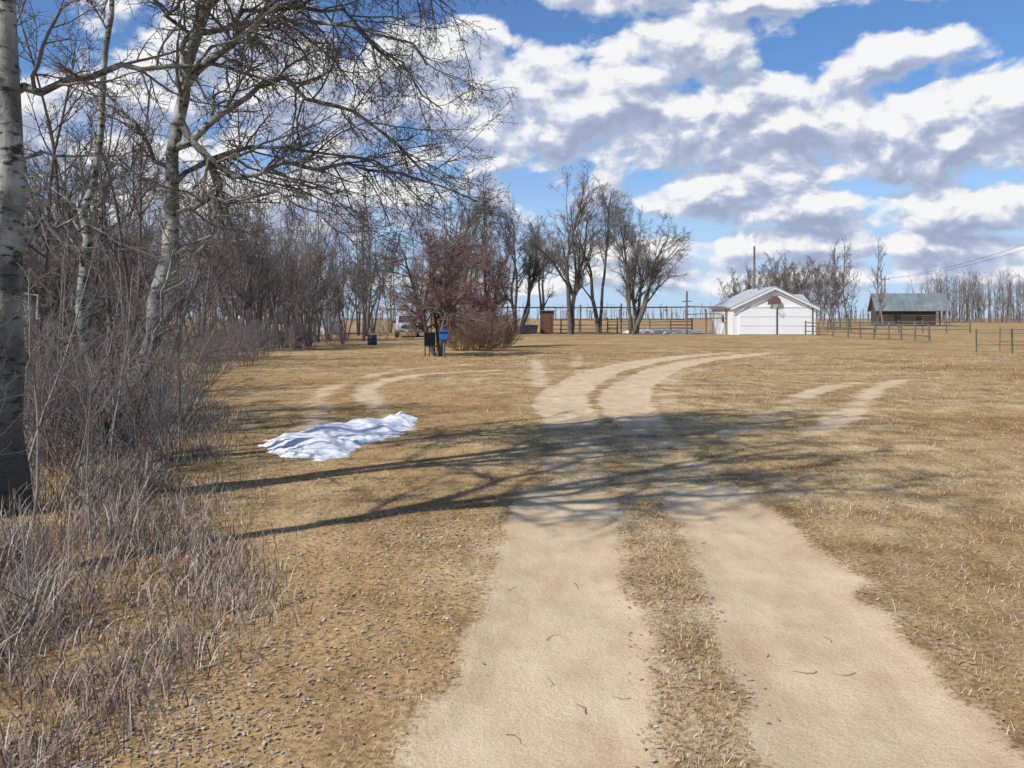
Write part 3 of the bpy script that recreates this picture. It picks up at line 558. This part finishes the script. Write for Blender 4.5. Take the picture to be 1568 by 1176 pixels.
E=empty('tall_gate_post',(16.9,82.6,0)); cyl_between('post',(0,0,-.1),(.05,0,4.2),.11,M_WOOD,E,10,.09); cyl_between('crossbar',(-.4,0,3.2),(.5,0,3.25),.05,M_WOOD,E)
fence('pipe_fence_panel',[(21.8,40),(23.2,39.5),(25,39)],1.0,(.38,.92),.035,.016,1.5,M_GREEN,seed=7,lean=.05)
fence('pipe_fence_panel',[(24.6,43),(28,42.5)],1.1,(.4,.95),.035,.02,1.7,M_WOOD,seed=17,lean=.03)
def pole(x,y,h,arm=True):
    E=empty('utility_pole',(x,y,0)); cyl_between('pole',(0,0,-.2),(0,0,h),.16,M_WOOD,E,10,.11)
    if arm:
        box('crossarm',-.9,.9,-.06,.06,h-.65,h-.52,M_WOOD,E)
        for q in (-.8,.8): cyl_between('insulator',(q,0,h-.52),(q,0,h-.34),.05,M_GLASS,E,8,.03)
    return E
pole(27.3,96,9.7,False); pole(77,176,10.2); pole(41.5,52,9.9)
Wv=[]
for dx in (-.8,.8):
    t=np.linspace(0,1,20)[:,None]; a=np.array([77+dx,176,9.85]); b=np.array([41.5+dx,52,9.55]); P=a+(b-a)*t; P[:,2]-=(1.3*4*t*(1-t))[:,0]; Wv.append(P)
P=np.stack(Wv); V,F=tubes(P,np.full(P.shape[:2],.018),5); obj('power_line_wires',np_mesh('power_line_wires',V,F,[M_TYRE]))

# ------------------------------------------------------------ sun + world
SE=math.radians(43); sd=nrm(np.array([.79,.61,0.]))
ld=Vector((sd[0]*math.cos(SE),sd[1]*math.cos(SE),-math.sin(SE)))
su=bpy.data.lights.new('sun','SUN'); su.energy=4.6; su.angle=math.radians(.53); su.color=(1,.955,.88)
so=link(bpy.data.objects.new('sun',su)); so.rotation_euler=ld.to_track_quat('-Z','Y').to_euler(); so.location=(-20,-20,30)
W=bpy.data.worlds.new('World'); scene.world=W; W.use_nodes=True; t=W.node_tree; N=t.nodes; L=t.links; N.clear()
out=N.new('ShaderNodeOutputWorld'); sky=N.new('ShaderNodeTexSky'); sky.sky_type='NISHITA'; sky.sun_disc=False; sky.sun_elevation=SE
sky.sun_rotation=math.atan2(-sd[0],-sd[1]); sky.air_density=1.0; sky.dust_density=.3; sky.ozone_density=2.0
def V_(v,node,i):
    if isinstance(v,(int,float)): node.inputs[i].default_value=v
    else: L.new(v,node.inputs[i])
def MA(op,a,b=None,c=None):
    n=N.new('ShaderNodeMath'); n.operation=op; V_(a,n,0)
    if b is not None: V_(b,n,1)
    if c is not None: V_(c,n,2)
    return n.outputs[0]
def mrange(v,a,b,c=0,d=1):
    n=N.new('ShaderNodeMapRange'); n.interpolation_type='SMOOTHSTEP'; V_(v,n,0); n.inputs[1].default_value=a; n.inputs[2].default_value=b; n.inputs[3].default_value=c; n.inputs[4].default_value=d; return n.outputs[0]
tc=N.new('ShaderNodeTexCoord'); sx=N.new('ShaderNodeSeparateXYZ'); L.new(tc.outputs['Generated'],sx.inputs[0])
az=MA('ARCTAN2',sx.outputs[0],sx.outputs[1]); el=MA('ARCSINE',sx.outputs[2])
tn=N.new('ShaderNodeMixRGB'); tn.blend_type='MULTIPLY'; tn.inputs[0].default_value=1; tn.inputs[2].default_value=(.74,1.0,1.34,1); L.new(sky.outputs[0],tn.inputs[1])
hz=N.new('ShaderNodeMixRGB'); L.new(mrange(el,.26,-.01,0,.85),hz.inputs[0]); L.new(tn.outputs[0],hz.inputs[1]); hz.inputs[2].default_value=(4.9,6.6,9.0,1)
bg=N.new('ShaderNodeBackground'); bg.inputs[1].default_value=.10; L.new(hz.outputs[0],bg.inputs[0])
BL=[(.05,.245,.25,.066,1.2),(-.07,.290,.12,.05,1.0),(.223,.305,.09,.044,1.35),(.27,.212,.21,.056,1.15),(.42,.268,.08,.030,.95),(.475,.190,.14,.054,1.35),(.53,.205,.08,.05,1.2),
 (.245,.138,.10,.038,1.35),(.36,.118,.17,.024,1.05),(.50,.112,.17,.028,1.1),(.37,.076,.30,.019,1.0),(.15,.368,.15,.026,.9),(.29,.345,.12,.024,.95),(-.01,.185,.08,.022,.85),(.105,.155,.06,.024,.9),
 (-.19,.25,.13,.07,.9),(-.34,.29,.10,.06,.8),(-.45,.2,.15,.05,.8),(-.25,.13,.22,.04,.9),(.25,.045,.50,.015,.7),
 (1.1,.3,.4,.09,1),(-1.2,.3,.4,.1,1),(2.4,.35,.5,.1,1),(.0,.75,.6,.12,.8)]
grp=bpy.data.node_groups.new('cloud_density','ShaderNodeTree')
for s_,io,ty in (('P','INPUT','NodeSocketVector'),('B','OUTPUT','NodeSocketFloat')): grp.interface.new_socket(s_,in_out=io,socket_type=ty)
gn=grp.nodes; gl=grp.links; gi=gn.new('NodeGroupInput'); go=gn.new('NodeGroupOutput')
acc=None
for (a,e,ra,re,wt) in BL:
    s=gn.new('ShaderNodeVectorMath'); s.operation='MULTIPLY_ADD'; gl.new(gi.outputs[0],s.inputs[0]); s.inputs[1].default_value=(1/ra,1/re,0); s.inputs[2].default_value=(-a/ra,-e/re,0)
    d=gn.new('ShaderNodeVectorMath'); d.operation='DOT_PRODUCT'; gl.new(s.outputs[0],d.inputs[0]); gl.new(s.outputs[0],d.inputs[1])
    m_=gn.new('ShaderNodeMath'); m_.operation='MULTIPLY_ADD'; gl.new(d.outputs['Value'],m_.inputs[0]); m_.inputs[1].default_value=-wt*.7; m_.inputs[2].default_value=wt*.7
    if acc is None: acc=m_.outputs[0]
    else:
        x_=gn.new('ShaderNodeMath'); x_.operation='SMOOTH_MAX'; gl.new(acc,x_.inputs[0]); gl.new(m_.outputs[0],x_.inputs[1]); x_.inputs[2].default_value=.25; acc=x_.outputs[0]
cl=gn.new('ShaderNodeMath'); cl.operation='MAXIMUM'; gl.new(acc,cl.inputs[0]); cl.inputs[1].default_value=-.45
gl.new(cl.outputs[0],go.inputs[0])
def wnoise(vec,sc,st,det,rg,off=(0,0,0)):
    mp=N.new('ShaderNodeMapping'); mp.inputs['Scale'].default_value=st; mp.inputs['Location'].default_value=off; L.new(vec,mp.inputs[0])
    n=N.new('ShaderNodeTexNoise'); n.noise_dimensions='2D'; n.inputs['Scale'].default_value=sc; n.inputs['Detail'].default_value=det; n.inputs['Roughness'].default_value=rg; L.new(mp.outputs[0],n.inputs[0]); return n
P0=N.new('ShaderNodeCombineXYZ'); V_(az,P0,0); V_(el,P0,1)
wp=wnoise(P0.outputs[0],7,(1,1.6,1),2,.5,(3,1,0))
v1=N.new('ShaderNodeVectorMath'); v1.operation='SUBTRACT'; L.new(wp.outputs['Color'],v1.inputs[0]); v1.inputs[1].default_value=(.5,.5,.5)
v2=N.new('ShaderNodeVectorMath'); v2.operation='MULTIPLY_ADD'; L.new(v1.outputs[0],v2.inputs[0]); v2.inputs[1].default_value=(.05,.03,0); L.new(P0.outputs[0],v2.inputs[2])
n2=wnoise(P0.outputs[0],3.2,(1,2.4,1),2,.5,(7,2,0))
def dens(off,det):
    a=N.new('ShaderNodeVectorMath'); a.operation='ADD'; L.new(v2.outputs[0],a.inputs[0]); a.inputs[1].default_value=off
    g=N.new('ShaderNodeGroup'); g.node_tree=grp; L.new(a.outputs[0],g.inputs[0])
    n1=wnoise(a.outputs[0],15,(1,1.5,1),det,.53,(1.3,.4,0))
    k=MA('MULTIPLY_ADD',n1.outputs[0],2.7,g.outputs[0]); k=MA('MULTIPLY_ADD',n2.outputs[0],.6,k); return MA('SUBTRACT',k,1.54)
D0=dens((0,0,0),7); D1=dens((-.007,.018,0),4)
alpha=mrange(D0,-.12,.45); alpha=MA('MULTIPLY',alpha,mrange(el,.0,.03))
lit=mrange(MA('SUBTRACT',D0,D1),-.50,.58)
thin=mrange(D0,.7,.05,0,.30); lit=MA('ADD',lit,thin)
cr=N.new('ShaderNodeValToRGB'); e=cr.color_ramp.elements; e[0].position=.02; e[0].color=(.36,.43,.60,1); e[1].position=.92; e[1].color=(.95,.955,.97,1)
q=e.new(.45); q.color=(.53,.60,.75,1); L.new(lit,cr.inputs[0])
bc=N.new('ShaderNodeBackground'); L.new(cr.outputs[0],bc.inputs[0]); bc.inputs[1].default_value=.97
mx=N.new('ShaderNodeMixShader'); L.new(alpha,mx.inputs[0]); L.new(bg.outputs[0],mx.inputs[1]); L.new(bc.outputs[0],mx.inputs[2]); L.new(mx.outputs[0],out.inputs[0])

# ------------------------------------------------------------ camera
cam=bpy.data.cameras.new('camera'); cam.sensor_width=36; cam.lens=29.96; cam.shift_y=-.0644; cam.clip_start=.05; cam.clip_end=9000
co=link(bpy.data.objects.new('camera',cam)); co.location=(0,0,1.6); co.rotation_euler=(math.radians(90),0,0); scene.camera=co
